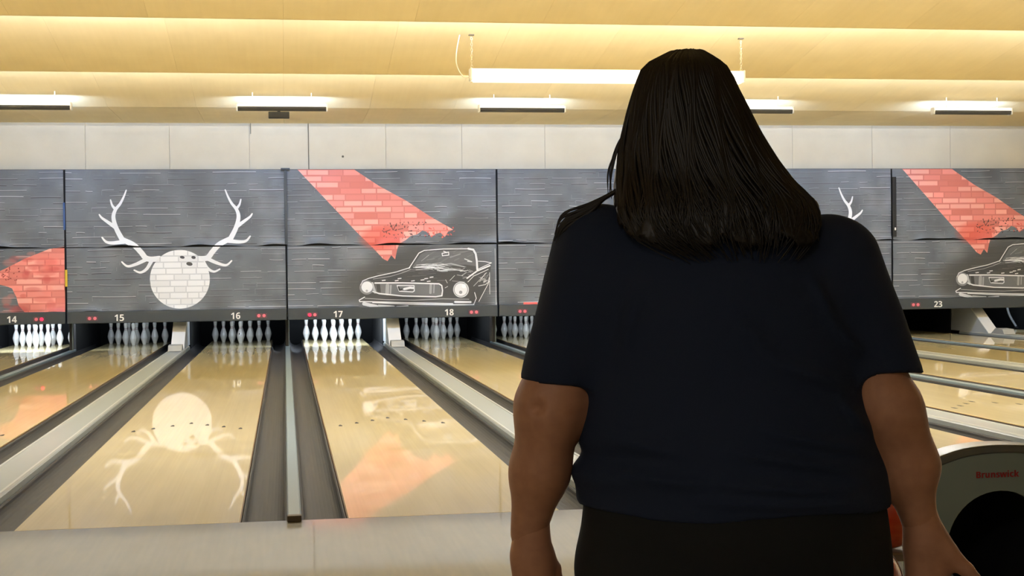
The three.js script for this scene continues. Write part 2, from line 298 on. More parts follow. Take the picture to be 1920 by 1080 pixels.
// pin deck lamps over the two racks that are lit
for (const [no, x, on] of [[14, evenX(-2), 1], [15, oddX(-1)], [16, evenX(-1)], [17, oddX(0), 1], [18, evenX(0)], [19, oddX(1)], [24, evenX(3)]]) {
  const t = thing('pin_deck_light', `${on ? 'bright' : 'dimmed'} pin deck lamp behind the mask of lane ${say(no)}`, 'lamp', [x, 0.82, -16.35]);
  part('housing', rbox(1.0, 0.06, 0.1, 0.01, 0, 0.04, 0.02), M.visor, t); part('tube', tubeGeo(0.95), on ? M.pinTube : M.pinTubeDim, t);
  part('hanger', box(0.05, 0.1, 0.05, 0, 0.1, 0.02), M.visor, t);
  rect(0.95, 0.06, PIN_COLOR, on ? PIN_LIGHT : PIN_DIM, [x, 0.79, -16.39], [x, 0.15, -18.0]);
}

// ---------------------------------------------------------------- masking units
function canvasTex(w, h, draw) {
  const c = document.createElement('canvas'); c.width = w; c.height = h; draw(c.getContext('2d'), w, h);
  const t = new THREE.CanvasTexture(c); t.colorSpace = THREE.SRGBColorSpace; t.anisotropy = 8; return t;
}
const CW = 2048, CH = 1340;
function brickGround(g, sd) {
  seed = sd; g.fillStyle = '#5d646e'; g.fillRect(0, 0, CW, CH);
  for (let i = 0; i < 260; i++) {        // cloudy printed smudges
    const x = rr(0, CW), y = rr(0, CH), r = rr(40, 190), v = rnd() < 0.5 ? 36 : 170, a = rr(0.04, 0.18);
    const q = g.createRadialGradient(x, y, 0, x, y, r); q.addColorStop(0, `rgba(${v},${v + 1},${v + 4},${a})`); q.addColorStop(1, `rgba(${v},${v},${v},0)`);
    g.fillStyle = q; g.fillRect(x - r, y - r, 2 * r, 2 * r);
  }
  const row = 56; g.lineCap = 'butt';
  for (let y = 28, j = 0; y < CH; y += row, j++) {
    for (let x = -rr(0, 300); x < CW;) {
      const L = rr(60, 420), w = rr(0.12, 0.8);
      if (rnd() < 0.82) {
        const y0 = y + rr(-5, 5), y1 = y0 + rr(-5, 5), ym = (y0 + y1) / 2 + rr(-7, 7);
        g.lineWidth = rr(4, 9); g.strokeStyle = `rgba(42,42,46,${0.25 + 0.4 * rnd()})`; g.beginPath(); g.moveTo(x, y0 + 8); g.quadraticCurveTo(x + L / 2, ym + 9, x + L, y1 + 8); g.stroke();
        g.lineWidth = rr(2, 5.5); g.strokeStyle = `rgba(214,216,223,${Math.min(1, 0.1 + w * w * 1.3)})`; g.beginPath(); g.moveTo(x, y0); g.quadraticCurveTo(x + L / 2, ym, x + L, y1); g.stroke();
      }
      for (let q = 0; q < 3; q++) { const fx = x + rr(0, L), fw = rr(20, 110), fy = y + rr(-26, 26); g.lineWidth = rr(1.5, 7); g.strokeStyle = rnd() < 0.5 ? `rgba(40,41,45,${rr(0.06, 0.22)})` : `rgba(190,192,199,${rr(0.05, 0.2)})`; g.beginPath(); g.moveTo(fx, fy); g.lineTo(fx + fw, fy + rr(-3, 3)); g.stroke(); }
      if (rnd() < 0.25) { g.lineWidth = 3; g.strokeStyle = 'rgba(190,192,198,0.35)'; g.beginPath(); g.moveTo(x, y); g.lineTo(x + rr(-3, 3), y + row * rr(0.5, 0.9)); g.stroke(); }
      x += L + rr(10, 120);
    }
  }
}
function blotch(g, x, y, rx, ry, col, a) {
  g.save(); g.translate(x, y); g.scale(rx, ry); const q = g.createRadialGradient(0, 0, 0.1, 0, 0, 1);
  q.addColorStop(0, `rgba(${col},${a})`); q.addColorStop(0.6, `rgba(${col},${a * 0.85})`); q.addColorStop(1, `rgba(${col},0)`); g.fillStyle = q; g.fillRect(-1, -1, 2, 2); g.restore();
}
function redBricks(g, clip, sd) {
  seed = sd; g.save(); clip(); g.clip(); g.fillStyle = '#d98076'; g.fillRect(0, 0, CW, CH);
  for (let y = 0, j = 0; y < CH; y += 60, j++) for (let x = -rr(0, 200); x < CW;) {
    const L = rr(110, 250), v = rr(-18, 22); g.fillStyle = `rgb(${226 + v | 0},${134 + v | 0},${124 + v | 0})`; g.fillRect(x + 4, y + 5, L - 8, 50);
    if (rnd() < 0.3) { g.fillStyle = 'rgba(250,186,174,0.7)'; g.fillRect(x + 6, y + 8, L - 12, 42); }
    g.strokeStyle = 'rgba(176,72,66,0.5)'; g.lineWidth = 3; g.strokeRect(x + 3, y + 4, L - 6, 52); x += L;
  }
  g.restore();
}
function taper(g, pts, w0, w1, off = 0) {
  const c = new THREE.SplineCurve(pts.map((p) => new THREE.Vector2(...p))), n = 90;
  for (let i = 0; i <= n; i++) { const p = c.getPoint(i / n), r = w0 + (w1 - w0) * (i / n); g.beginPath(); g.arc(p.x, p.y, r, 0, 7); g.fill(); }
}
const texAntler = canvasTex(CW, CH, (g) => {
  brickGround(g, 11);
  const sx = CW / 417, sy = CH / 263, P = (u, v) => [(u - 118) * sx, (v - 318) * sy];
  g.fillStyle = '#eef0f2';
  for (const m of [0, 1]) {
    const Q = (u, v) => P(m ? 652 - u : u, v);
    taper(g, [Q(292, 484), Q(276, 485), Q(266, 482), Q(258, 472), Q(244, 458), Q(223, 448)], 26, 25); taper(g, [Q(223, 448), Q(212, 427), Q(207, 407), Q(210.6, 393), Q(220, 381), Q(227, 368), Q(231.8, 356)], 25, 6);
    taper(g, [Q(210.5, 391), Q(205, 384), Q(202, 374)], 14, 6); taper(g, [Q(209, 424), Q(196, 415), Q(185, 407), Q(180.5, 401)], 19, 6);
    taper(g, [Q(226, 452), Q(206, 454), Q(193, 452), Q(185, 443.5)], 21, 7); taper(g, [Q(268, 485), Q(248, 494), Q(232, 497.5), Q(221.5, 489.5)], 19, 7); taper(g, [Q(277, 489), Q(268, 503), Q(256, 509.5), Q(244.5, 505)], 18, 7);
  }
  const [cx, cy] = P(331, 523), R = 57 * sx, Ry = 55 * sy;
  g.save(); g.beginPath(); g.ellipse(cx, cy, R, Ry, 0, 0, 7); g.clip(); g.fillStyle = '#e6e7e9'; g.fillRect(cx - R, cy - Ry, 2 * R, 2 * Ry);
  seed = 21;
  for (let y = cy - Ry; y < cy + Ry; y += 58) for (let x = cx - R - rr(0, 120); x < cx + R;) { const L = rr(100, 190); g.fillStyle = rnd() < 0.5 ? '#f3f4f5' : '#eaebec'; g.fillRect(x + 4, y + 4, L - 8, 50); g.strokeStyle = 'rgba(165,168,174,0.7)'; g.lineWidth = 3; g.strokeRect(x + 3, y + 3, L - 6, 52); x += L; }
  g.restore(); g.fillStyle = '#3c3d42';
  for (const [u, v, a, b] of [[336, 482, 4.6, 2.6], [357.5, 482.5, 4.2, 2.8], [349.5, 494.5, 6, 3.4]]) { const [x, y] = P(u, v); g.beginPath(); g.ellipse(x, y, a * sx, b * sy, 0.2, 0, 7); g.fill(); }
});
const texCar = canvasTex(CW, CH, (g) => {
  brickGround(g, 31);
  const sx = CW / 391, sy = CH / 258, P = (u, v) => [(u - 537) * sx, (v - 319) * sy], Z = (a, b) => P(640 + a / 6.4, 440 + b / 6.4);
  blotch(g, ...P(790, 530), 150 * sx, 85 * sy, '58,59,61', 0.95); blotch(g, ...P(880, 430), 60 * sx, 40 * sy, '62,63,66', 0.7); blotch(g, ...P(700, 545), 90 * sx, 50 * sy, '60,61,63', 0.8);
  const line = (pts, w, col = 'rgba(240,241,244,0.95)') => { const q = pts.map((p) => Z(...p)); g.strokeStyle = col; g.lineWidth = w; g.lineJoin = 'round'; g.lineCap = 'round'; g.beginPath(); g.moveTo(...q[0]); for (let i = 1; i < q.length; i++) g.lineTo(...q[i]); g.stroke(); };
  // red beam with a ragged lower end
  redBricks(g, () => {
    const e = [[554, 315], [656, 315], [708, 350], [757, 377], [802, 407], [824, 420], [838, 428], [846, 433], [836, 437], [830, 447], [822, 438], [812, 441], [804, 447], [800, 438], [788, 434], [778, 441], [766, 444], [756, 452], [744, 458], [740, 470], [736, 488], [729, 480], [722, 491], [714, 487], [695, 466], [665, 436], [620, 387]];
    g.beginPath(); e.forEach((p, i) => (i ? g.lineTo(...P(...p)) : g.moveTo(...P(...p)))); g.closePath();
  }, 41);
  blotch(g, ...P(712, 448), 48 * sx, 26 * sy, '214,74,60', 0.55);
  seed = 43; g.fillStyle = 'rgba(60,30,30,0.8)';
  for (let i = 0; i < 60; i++) { const [x, y] = P(rr(712, 800), rr(418, 450)); g.beginPath(); g.ellipse(x, y, rr(2, 14), rr(2, 7), rr(0, 3), 0, 7); g.fill(); }
  g.lineWidth = 7; g.strokeStyle = 'rgba(60,30,30,0.8)'; for (const [a, b, c, d] of [[727, 419, 733, 433], [733, 433, 740, 420], [715, 437, 728, 432], [742, 432, 752, 430]]) { g.beginPath(); g.moveTo(...P(a, b)); g.lineTo(...P(c, d)); g.stroke(); }
  g.fillStyle = '#d8574c'; for (let i = 0; i < 26; i++) { const [x, y] = P(rr(790, 850), rr(428, 447)); g.beginPath(); g.ellipse(x, y, rr(3, 13), rr(2, 8), rr(0, 3), 0, 7); g.fill(); }
  // line-drawn open-top car
  const body = [[215, 560], [300, 525], [560, 478], [780, 418], [900, 235], [970, 198], [1200, 185], [1500, 185], [1580, 210], [1610, 440], [1780, 365], [1740, 640], [1620, 830], [1500, 850], [250, 870], [180, 800], [200, 700], [190, 610]];
  g.fillStyle = 'rgba(56,57,60,0.9)'; g.beginPath(); body.forEach((p, i) => (i ? g.lineTo(...Z(...p)) : g.moveTo(...Z(...p)))); g.closePath(); g.fill();
  g.fillStyle = 'rgba(120,122,126,0.55)'; g.beginPath(); [[820, 400], [920, 250], [980, 215], [1500, 205], [1560, 225], [1590, 400], [1460, 380]].forEach((p, i) => (i ? g.lineTo(...Z(...p)) : g.moveTo(...Z(...p)))); g.fill();
  line([[780, 415], [900, 235], [965, 203], [1200, 187], [1520, 188]], 9); line([[1500, 187], [1560, 200], [1588, 250], [1600, 330], [1606, 440]], 20);
  line([[790, 408], [620, 460], [420, 500], [300, 530], [225, 560], [200, 610]], 8); line([[800, 430], [700, 470], [560, 510], [350, 540]], 5, 'rgba(220,222,226,0.7)');
  seed = 47;
  for (let i = 0; i < 26; i++) { const y = rr(365, 450), x = rr(800, 1200), L = rr(120, 340); line([[x, y], [x + L / 2, y + rr(-22, 16)], [Math.min(x + L, 1500), y + rr(-10, 24)]], rr(3, 9), `rgba(235,237,240,${rr(0.35, 0.95)})`); }
  for (let i = 0; i < 34; i++) { const x = rr(330, 1250), y = rr(455, 575), L = rr(60, 260); line([[x, y], [x + L, y + rr(-14, 6)]], rr(2, 9), `rgba(${rnd() < 0.5 ? '200,202,206' : '30,31,33'},${rr(0.08, 0.3)})`); }
  for (let i = 0; i < 30; i++) { const x = rr(900, 1520), y = rr(215, 370), L = rr(40, 180); line([[x, y], [x + L, y - L * rr(0.1, 0.6)]], rr(3, 16), `rgba(${rnd() < 0.5 ? '185,187,191' : '50,51,54'},${rr(0.06, 0.22)})`); }
  line([[1180, 240], [1260, 225], [1262, 262], [1185, 270], [1180, 240]], 8); line([[1200, 215], [1240, 232]], 9); line([[930, 330], [1020, 260]], 5, 'rgba(220,222,226,0.5)'); line([[1280, 290], [1400, 250]], 12, 'rgba(200,202,206,0.4)');
  line([[1455, 310], [1540, 345], [1490, 340]], 10, 'rgba(235,237,240,0.8)');
  line([[1606, 440], [1780, 362], [1700, 345], [1620, 340]], 7); line([[1480, 545], [1600, 460], [1760, 395]], 14); line([[1490, 590], [1560, 520], [1740, 440]], 6); line([[1755, 480], [1755, 740]], 7, 'rgba(220,222,226,0.8)');
  line([[1620, 830], [1680, 720], [1735, 620], [1750, 540]], 6); line([[1560, 640], [1640, 560], [1720, 480]], 6, 'rgba(225,227,230,0.7)'); line([[1620, 640], [1700, 625], [1750, 590]], 8, 'rgba(235,237,240,0.8)'); line([[1560, 860], [1590, 790], [1570, 720]], 8);
  for (let i = 0; i < 16; i++) line([[rr(1620, 1700), rr(520, 620)], [rr(1680, 1750), rr(480, 600)]], rr(2, 6), `rgba(225,227,230,${rr(0.3, 0.8)})`);
  for (let i = 0; i < 14; i++) { const x = rr(1360, 1560), y = rr(430, 560); line([[x, y], [x + rr(30, 90), y + rr(-40, 30)]], rr(2, 8), `rgba(235,237,240,${rr(0.3, 0.9)})`); }
  for (const [x, y] of [[475, 560], [630, 565], [665, 540], [825, 570], [940, 560], [985, 545], [1015, 578], [1050, 528]]) line([[x - 18, y], [x + 18, y - 4]], 9);
  line([[1270, 570], [1330, 510]], 4); line([[1220, 560], [1240, 600]], 4); line([[1210, 660], [1245, 640]], 4); line([[1300, 575], [1450, 590]], 5, 'rgba(230,232,235,0.6)');
  // grille, lamps, bumper
  g.fillStyle = 'rgba(120,122,126,0.75)'; g.beginPath(); [[375, 592], [1150, 610], [1170, 755], [420, 715], [375, 690]].forEach((p, i) => (i ? g.lineTo(...Z(...p)) : g.moveTo(...Z(...p)))); g.fill();
  g.fillStyle = 'rgba(40,41,44,0.85)'; g.beginPath(); [[382, 600], [430, 602], [440, 705], [395, 700]].forEach((p, i) => (i ? g.lineTo(...Z(...p)) : g.moveTo(...Z(...p)))); g.fill();
  for (const [x, w] of [[520, 60], [560, 26], [1040, 40], [1080, 20]]) line([[x, 620], [x - 6, 715]], w * 0.6, 'rgba(205,207,211,0.55)');
  line([[370, 588], [700, 590], [1140, 608], [1172, 630], [1180, 690], [1172, 752], [1100, 763], [700, 748], [420, 716], [345, 690]], 13); line([[340, 590], [370, 700]], 22, 'rgba(215,217,220,0.8)');
  line([[635, 622], [838, 625], [840, 690], [820, 702], [660, 690], [635, 622]], 9); line([[650, 640], [665, 680], [690, 668]], 14, 'rgba(30,31,34,0.95)'); line([[720, 665], [790, 650], [825, 655]], 22); line([[760, 680], [830, 672]], 8, 'rgba(40,41,44,0.9)');
  const disc = (x, y, r, col) => { const [a, b] = Z(x, y); g.fillStyle = col; g.beginPath(); g.ellipse(a, b, r * sx / 6.4, r * sy / 6.4, 0, 0, 7); g.fill(); };
  disc(272, 640, 86, 'rgba(190,192,196,0.55)'); disc(275, 635, 66, '#eff0f2'); disc(272, 680, 14, '#a8aaae');
  disc(1405, 682, 96, '#d6d8da'); disc(1403, 682, 84, '#63656a'); disc(1403, 682, 78, '#ecedef'); disc(1400, 714, 20, '#8f9195'); disc(1440, 640, 26, '#ffffff');
  line([[245, 755], [180, 790], [185, 808], [330, 812], [700, 828], [1100, 842], [1300, 850]], 9); line([[250, 770], [500, 790], [840, 800], [1180, 790], [1500, 800]], 6, 'rgba(220,222,226,0.75)');
  line([[235, 835], [380, 870]], 34, 'rgba(225,227,230,0.85)'); line([[410, 862], [590, 876]], 22, 'rgba(215,217,220,0.8)'); line([[630, 880], [760, 874]], 18, 'rgba(235,237,240,0.9)'); line([[340, 822], [740, 846], [1200, 862], [1560, 868]], 10, 'rgba(235,237,240,0.9)'); line([[1330, 830], [1520, 835]], 20);
  line([[1825, 190], [1830, 880]], 5, 'rgba(220,222,226,0.7)');
});
const texRed = canvasTex(CW, CH, (g) => {
  brickGround(g, 61);
  const sx = CW / 443, sy = CH / 270, P = (u, v) => [(u + 325) * sx, (v - 316) * sy];
  redBricks(g, () => {
    const e = [[130, 460], [88, 466], [40, 484], [0, 503], [-22, 512], [-12, 522], [-20, 530], [4, 536], [14, 540], [22, 556], [26, 572], [40, 588], [130, 586]];
    g.beginPath(); e.forEach((p, i) => (i ? g.lineTo(...P(...p)) : g.moveTo(...P(...p)))); g.closePath();
  }, 63);
  seed = 67; for (let i = 0; i < 40; i++) blotch(g, ...P(rr(0, 118), rr(475, 590)), rr(30, 120), rr(20, 60), rnd() < 0.5 ? '240,130,120' : '190,60,58', 0.35);
  g.fillStyle = '#8c2f2c'; for (let i = 0; i < 24; i++) { const [x, y] = P(rr(-5, 30), rr(500, 525)); g.beginPath(); g.ellipse(x, y, rr(3, 12), rr(2, 7), rr(0, 3), 0, 7); g.fill(); }
  g.fillStyle = '#d8574c'; g.fillRect(...P(-272, 581), 30 * sx, 5 * sy);
});
const printMat = (t) => phys(0xffffff, 0.5, { map: t, clearcoat: 0.15, clearcoatRoughness: 0.35 });
const prints = [printMat(texAntler), printMat(texCar), printMat(texRed)];
const font = await new FontLoader().loadAsync('fonts/droid/droid_sans_bold.typeface.json');
const TOP = 2.812, SEAM = 1.625, LOW = 0.632, BOT = 0.455;
function banner(w, y0, y1, sd, mirrorWave) {
  const h = y1 - y0, g = new THREE.BoxGeometry(w, h, 0.006, 72, 26, 1), p = g.attributes.position, uv = g.attributes.uv;
  for (let i = 0; i < p.count; i++) {
    const x = p.getX(i), y = p.getY(i) + h / 2, e = Math.exp(-y / 0.06), e2 = Math.exp(-(h - y) / 0.05), s = Math.sin(x * 5.2 + sd) + 0.5 * Math.sin(x * 11 + sd * 2.3), ed = Math.exp(-(w / 2 - Math.abs(x)) / 0.06);
    p.setZ(i, p.getZ(i) + 0.03 * e * (s + 0.6) + 0.004 * noise.noise(x * 2.2, y * 3, sd) + 0.004 * e2 * Math.sin(x * 9 + sd) + 0.006 * ed * Math.sin(y * 5 + sd));
    p.setY(i, y0 + y + 0.014 * e * (s - 0.4) * (y < 0.3 ? 1 : 0));
    if (Math.abs(p.getZ(i)) < 1) uv.setXY(i, x / w + 0.5, (p.getY(i) - LOW) / (TOP - LOW));
  }
  g.computeVertexNormals(); return g;
}
const maskLabels = { '-2': 'masking unit numbered 14 with red brick print at its lower end', '-1': 'masking unit numbered 15 and 16 with a white antlered bowling ball', '0': 'masking unit numbered 17 and 18 with a red beam and complete car drawing', '1': 'grey brick print masking unit beside the unit numbered 18', '2': 'masking unit showing one antler tip behind the woman\'s shoulder', '3': 'masking unit numbered 23 with a red beam and half a car drawing' };
const discGeo = new THREE.CylinderGeometry(0.026, 0.026, 0.012, 16).rotateX(Math.PI / 2);
for (const k of PAIRS) {
  const cx = pairX(k) + PITCH / 2, w = PITCH - 0.03, t = thing('masking_unit', maskLabels[k], 'masking unit', [cx, 0, MASK_Z], 0, 'masking units over the lane ends');
  const mat = prints[(k + 7) % 3];      // -1 antlers, 0 car, 1 red
  part('upper_banner', banner(w, SEAM + 0.012, TOP, k * 1.7 + 1), mat, t); part('lower_banner', banner(w, LOW, SEAM - 0.014, k * 2.3 + 4), mat, t);
  part('frame', merge([box(PITCH - 0.004, TOP - BOT - 0.02, 0.03, 0, (TOP + BOT) / 2, -0.05), box(PITCH - 0.004, 0.02, 0.05, 0, TOP - 0.004, -0.03)]), M.frame, t);
  const bar = part('number_bar', rbox(PITCH - 0.02, LOW - BOT + 0.01, 0.09, 0.012, 0, (LOW + BOT) / 2, -0.0), M.bar, t);
  for (const odd of [1, 0]) {
    const no = oddNo(k) + (odd ? 0 : 1), lx = (odd ? oddX(k) : evenX(k)) - cx + (odd ? -0.0 : -0.01);
    const tg = new TextGeometry(String(no), { font, size: 0.1, depth: 0.004, curveSegments: 5 }); tg.computeBoundingBox(); tg.translate(-tg.boundingBox.max.x / 2, -0.05, 0.046);
    part('lane_number', tg, M.digit, bar, [lx, 0.532, 0]);
    const s = odd ? -1 : 1, px = lx + s * 0.4;
    part('led_panel', rbox(0.17, 0.07, 0.006, 0.002, px, 0.527, 0.047), M.ledPanel, bar);
    const lit = no === 17 || no === 14;
    for (const q of [-1, 1]) part('led', discGeo, lit && ((no === 17 && q < 0) || (no === 14 && q > 0)) ? M.ledOn : M.ledDim, bar, [px + q * 0.04, 0.527, 0.05]);
  }
}
// posts that show in the joints between masking units
{
  const t = thing('joint_post', 'grey upright with a flat cap in the joint left of the red beam', 'post', [pairX(0), SEAM, MASK_Z + 0.062]);
  part('upright', rbox(0.045, TOP - SEAM - 0.02, 0.02, 0.004, 0, (TOP - SEAM) / 2, 0), M.bar, t); part('cap', rbox(0.14, 0.025, 0.05, 0.004, 0, TOP - SEAM + 0.006, 0), M.bar, t);
  const b = thing('joint_cover', 'black cover strip in the joint left of the number 23 panel', 'cover strip', [pairX(3) + 0.03, SEAM + 0.02, MASK_Z + 0.034]);
  part('strip', rbox(0.07, 1.0, 0.02, 0.004, 0, 0.53, 0), M.frame, b); part('clip', rbox(0.024, 0.045, 0.012, 0.004, 0.01, 0.16, 0.012), M.white, b);
  const c = thing('joint_tape', 'strip of blue and yellow tape in the joint left of the antler print', 'tape', [pairX(-1), 0.9, MASK_Z + 0.03]);
  part('blue_tape', rbox(0.03, 0.42, 0.006, 0.002, -0.006, 1.2, 0), std(0x2c4f86, 0.5), c); part('yellow_tape', rbox(0.035, 0.26, 0.006, 0.002, 0.01, 0.25, 0), std(0xd8b93a, 0.5), c);
}
// thin cables down the wall above the masks
for (const [x, y0, y1, what] of [[-0.5, 3.385, 3.56, 'short thin cable hanging from the soffit left of the red beam'], [0.4, 2.82, 3.56, 'thin cable running down the cream wall above the red beam']])
  solo('wall_cable', new THREE.CylinderGeometry(0.005, 0.005, y1 - y0, 6).translate(x, (y0 + y1) / 2, -15.942), M.cable, what, 'cable');

// ---------------------------------------------------------------- ball return and balls
{
  const t = thing('ball_return', 'grey ball return hood with a round black opening and red lettering', 'ball return', [2.035, 0, 3.2]);
  const W = 0.27, H = 0.672, outline = (o) => { const s = new THREE.Shape(), w = W + o, h = H + o; s.moveTo(-w, 0.02); s.lineTo(-w, h - 0.11); s.bezierCurveTo(-w + 0.005, h - 0.06, -w * 0.75, h - 0.035, -w * 0.5, h - 0.016); s.bezierCurveTo(-w * 0.25, h + 0.004, w * 0.25, h + 0.004, w * 0.5, h - 0.016); s.bezierCurveTo(w * 0.75, h - 0.035, w - 0.005, h - 0.06, w, h - 0.11); s.lineTo(w, 0.02); s.lineTo(-w, 0.02); return s; };
  const face = outline(0); const hole = new THREE.Path(); hole.absarc(0, 0.39, 0.165, 0, Math.PI * 2, true); face.holes.push(hole);
  part('hood_face', new THREE.ExtrudeGeometry(face, { depth: 0.02, bevelEnabled: true, bevelSize: 0.004, bevelThickness: 0.004, bevelSegments: 2, curveSegments: 24 }).translate(0, 0, -0.02), phys(0xa3b5b2, 0.5), t);
  const shell = outline(0.012); const inner = new THREE.Path(outline(-0.002).getPoints(20).reverse()); shell.holes.push(inner);
  part('hood_shell', new THREE.ExtrudeGeometry(shell, { depth: 0.08, bevelEnabled: true, bevelSize: 0.006, bevelThickness: 0.008, bevelSegments: 3, curveSegments: 24 }).translate(0, 0, -0.078), phys(0x8d9090, 0.25, { metalness: 0.7 }), t);
  part('throat', merge([new THREE.CylinderGeometry(0.168, 0.168, 0.05, 32, 1, true).rotateX(Math.PI / 2).translate(0, 0.39, -0.04), new THREE.RingGeometry(0.166, 0.206, 40).translate(0, 0.39, -0.064), new THREE.CylinderGeometry(0.2, 0.2, 0.5, 32, 1, true).rotateX(Math.PI / 2).translate(0, 0.39, -0.31), new THREE.CircleGeometry(0.205, 32).translate(0, 0.39, -0.56)]), std(0x2e3030, 0.9, { side: THREE.DoubleSide }), t);
  const tg = new TextGeometry('Brunswick', { font, size: 0.0185, depth: 0.002, curveSegments: 3 }); tg.computeBoundingBox(); tg.scale(1.04, 1, 1); tg.computeBoundingBox();
  part('lettering', tg.translate(-tg.boundingBox.max.x / 2 - 0.01, 0.594, 0.0045), std(0xc03a3e, 0.5), t);
  // two-tier rack in front of the hood on a pedestal
  const tray = (pts, y) => { const sh = new THREE.Shape(pts.map((p) => new THREE.Vector2(p[0], -p[1]))); return new THREE.ExtrudeGeometry(sh, { depth: 0.012, bevelEnabled: true, bevelSize: 0.012, bevelThickness: 0.006, bevelSegments: 2 }).rotateX(-Math.PI / 2).translate(0, y, 0); };
  const oval = []; for (let i = 0; i < 40; i++) { const a = i / 40 * Math.PI * 2, c = Math.cos(a), q = Math.sin(a); oval.push([-0.36 + 0.5 * Math.sign(c) * Math.abs(c) ** 0.7, 0.82 + 0.46 * Math.sign(q) * Math.abs(q) ** 0.7]); }
  const deck = phys(0xa39a86, 0.45);
  part('lower_tray', tray(oval, 0.353), deck, t); part('upper_tray', tray([[-0.65, 0.3], [-0.45, 0.3], [-0.45, 0.6], [-0.65, 0.6]], 0.50), deck, t);
  part('tray_post', new THREE.CylinderGeometry(0.02, 0.02, 0.15, 14).translate(-0.5, 0.42, 0.5), M.post, t);
  part('pedestal', rbox(0.4, 0.33, 0.6, 0.03, -0.3, 0.165, 0.78), phys(0x5b6362, 0.5), t);
}
const ballGeo = new THREE.SphereGeometry(0.108, 40, 28), holeGeo = new THREE.CylinderGeometry(0.014, 0.014, 0.01, 14);
const ballTex = tex(256, 128, (u, v) => { const n = fbm(u * 9, v * 6, 2.2) * 40 + fbm(u * 26, v * 15, 6, 2) * 20; return [236 + n * 0.4, 96 + n, 48 + n * 0.6]; });
for (const [x, y, z, lab] of [[1.286, 0.48, 3.95, 'orange-red bowling ball on the lower tray beside the woman\'s hip'], [1.44, 0.627, 3.76, 'orange-red bowling ball on the upper tray beside the hood']]) {
  const t = thing('bowling_ball', lab, 'bowling ball', [x, y, z]);
  part('ball', ballGeo, phys(0xffffff, 0.18, { map: ballTex, clearcoat: 0.8 }), t);
  for (const [a, b] of [[0.1, 0.05], [-0.12, 0.02], [0, -0.25]]) { const h = part('finger_hole', holeGeo, M.black, t); const d = new THREE.Vector3(a, 1, b).normalize(); h.position.copy(d).multiplyScalar(0.1045); h.quaternion.setFromUnitVectors(new THREE.Vector3(0, 1, 0), d); }
}

// ---------------------------------------------------------------- the woman
function surfaceNets(f, mn, mx, cell) {
  const n = mn.map((v, i) => Math.ceil((mx[i] - v) / cell) + 1), [nx, ny, nz] = n, v = new Float32Array(nx * ny * nz);
  const id = (i, j, k) => i + nx * (j + ny * k);
  for (let k = 0; k < nz; k++) for (let j = 0; j < ny; j++) for (let i = 0; i < nx; i++) v[id(i, j, k)] = f(mn[0] + i * cell, mn[1] + j * cell, mn[2] + k * cell);
  const vi = new Int32Array(nx * ny * nz).fill(-1), pos = [], ix = [];
  for (let k = 0; k < nz - 1; k++) for (let j = 0; j < ny - 1; j++) for (let i = 0; i < nx - 1; i++) {
    let c = 0, sx = 0, sy = 0, sz = 0; const q = [];
    for (let b = 0; b < 8; b++) q.push(v[id(i + (b & 1), j + ((b >> 1) & 1), k + (b >> 2))]);
    let neg = 0; for (const a of q) if (a < 0) neg++; if (neg === 0 || neg === 8) continue;
    for (let a = 0; a < 8; a++) for (const bit of [1, 2, 4]) { const b = a | bit; if (b === a) continue; if ((q[a] < 0) !== (q[b] < 0)) { const t = q[a] / (q[a] - q[b]); sx += (a & 1) + (bit === 1 ? t : 0); sy += ((a >> 1) & 1) + (bit === 2 ? t : 0); sz += (a >> 2) + (bit === 4 ? t : 0); c++; } }
    vi[id(i, j, k)] = pos.length / 3; pos.push(mn[0] + (i + sx / c) * cell, mn[1] + (j + sy / c) * cell, mn[2] + (k + sz / c) * cell);
  }
  for (let k = 1; k < nz - 1; k++) for (let j = 1; j < ny - 1; j++) for (let i = 1; i < nx - 1; i++) {
    const a = v[id(i, j, k)] < 0;
    const quad = (p, q, r, s, flip) => { if (p < 0 || q < 0 || r < 0 || s < 0) return; if (flip) ix.push(p, q, r, p, r, s); else ix.push(p, r, q, p, s, r); };
    if (a !== v[id(i + 1, j, k)] < 0) quad(vi[id(i, j - 1, k - 1)], vi[id(i, j, k - 1)], vi[id(i, j, k)], vi[id(i, j - 1, k)], a);
    if (a !== v[id(i, j + 1, k)] < 0) quad(vi[id(i - 1, j, k - 1)], vi[id(i - 1, j, k)], vi[id(i, j, k)], vi[id(i, j, k - 1)], a);
    if (a !== v[id(i, j, k + 1)] < 0) quad(vi[id(i - 1, j - 1, k)], vi[id(i, j - 1, k)], vi[id(i, j, k)], vi[id(i - 1, j, k)], a);
  }
  const nor = new Float32Array(pos.length), e = cell * 0.35, uv = new Float32Array(pos.length / 3 * 2);
  for (let i = 0; i < pos.length; i += 3) {
    const [x, y, z] = [pos[i], pos[i + 1], pos[i + 2]]; let a = f(x + e, y, z) - f(x - e, y, z), b = f(x, y + e, z) - f(x, y - e, z), c = f(x, y, z + e) - f(x, y, z - e); const l = Math.hypot(a, b, c) || 1;
    nor[i] = a / l; nor[i + 1] = b / l; nor[i + 2] = c / l; uv[i / 3 * 2] = x + z * 0.5; uv[i / 3 * 2 + 1] = y;
  }
  const g = new THREE.BufferGeometry(); g.setAttribute('position', new THREE.Float32BufferAttribute(pos, 3)); g.setAttribute('normal', new THREE.BufferAttribute(nor, 3)); g.setAttribute('uv', new THREE.BufferAttribute(uv, 2)); g.setIndex(ix); return g;
}
const smin = (a, b, k) => { const h = Math.max(k - Math.abs(a - b), 0) / k; return Math.min(a, b) - h * h * k * 0.25; };
const smax = (a, b, k) => -smin(-a, -b, k);
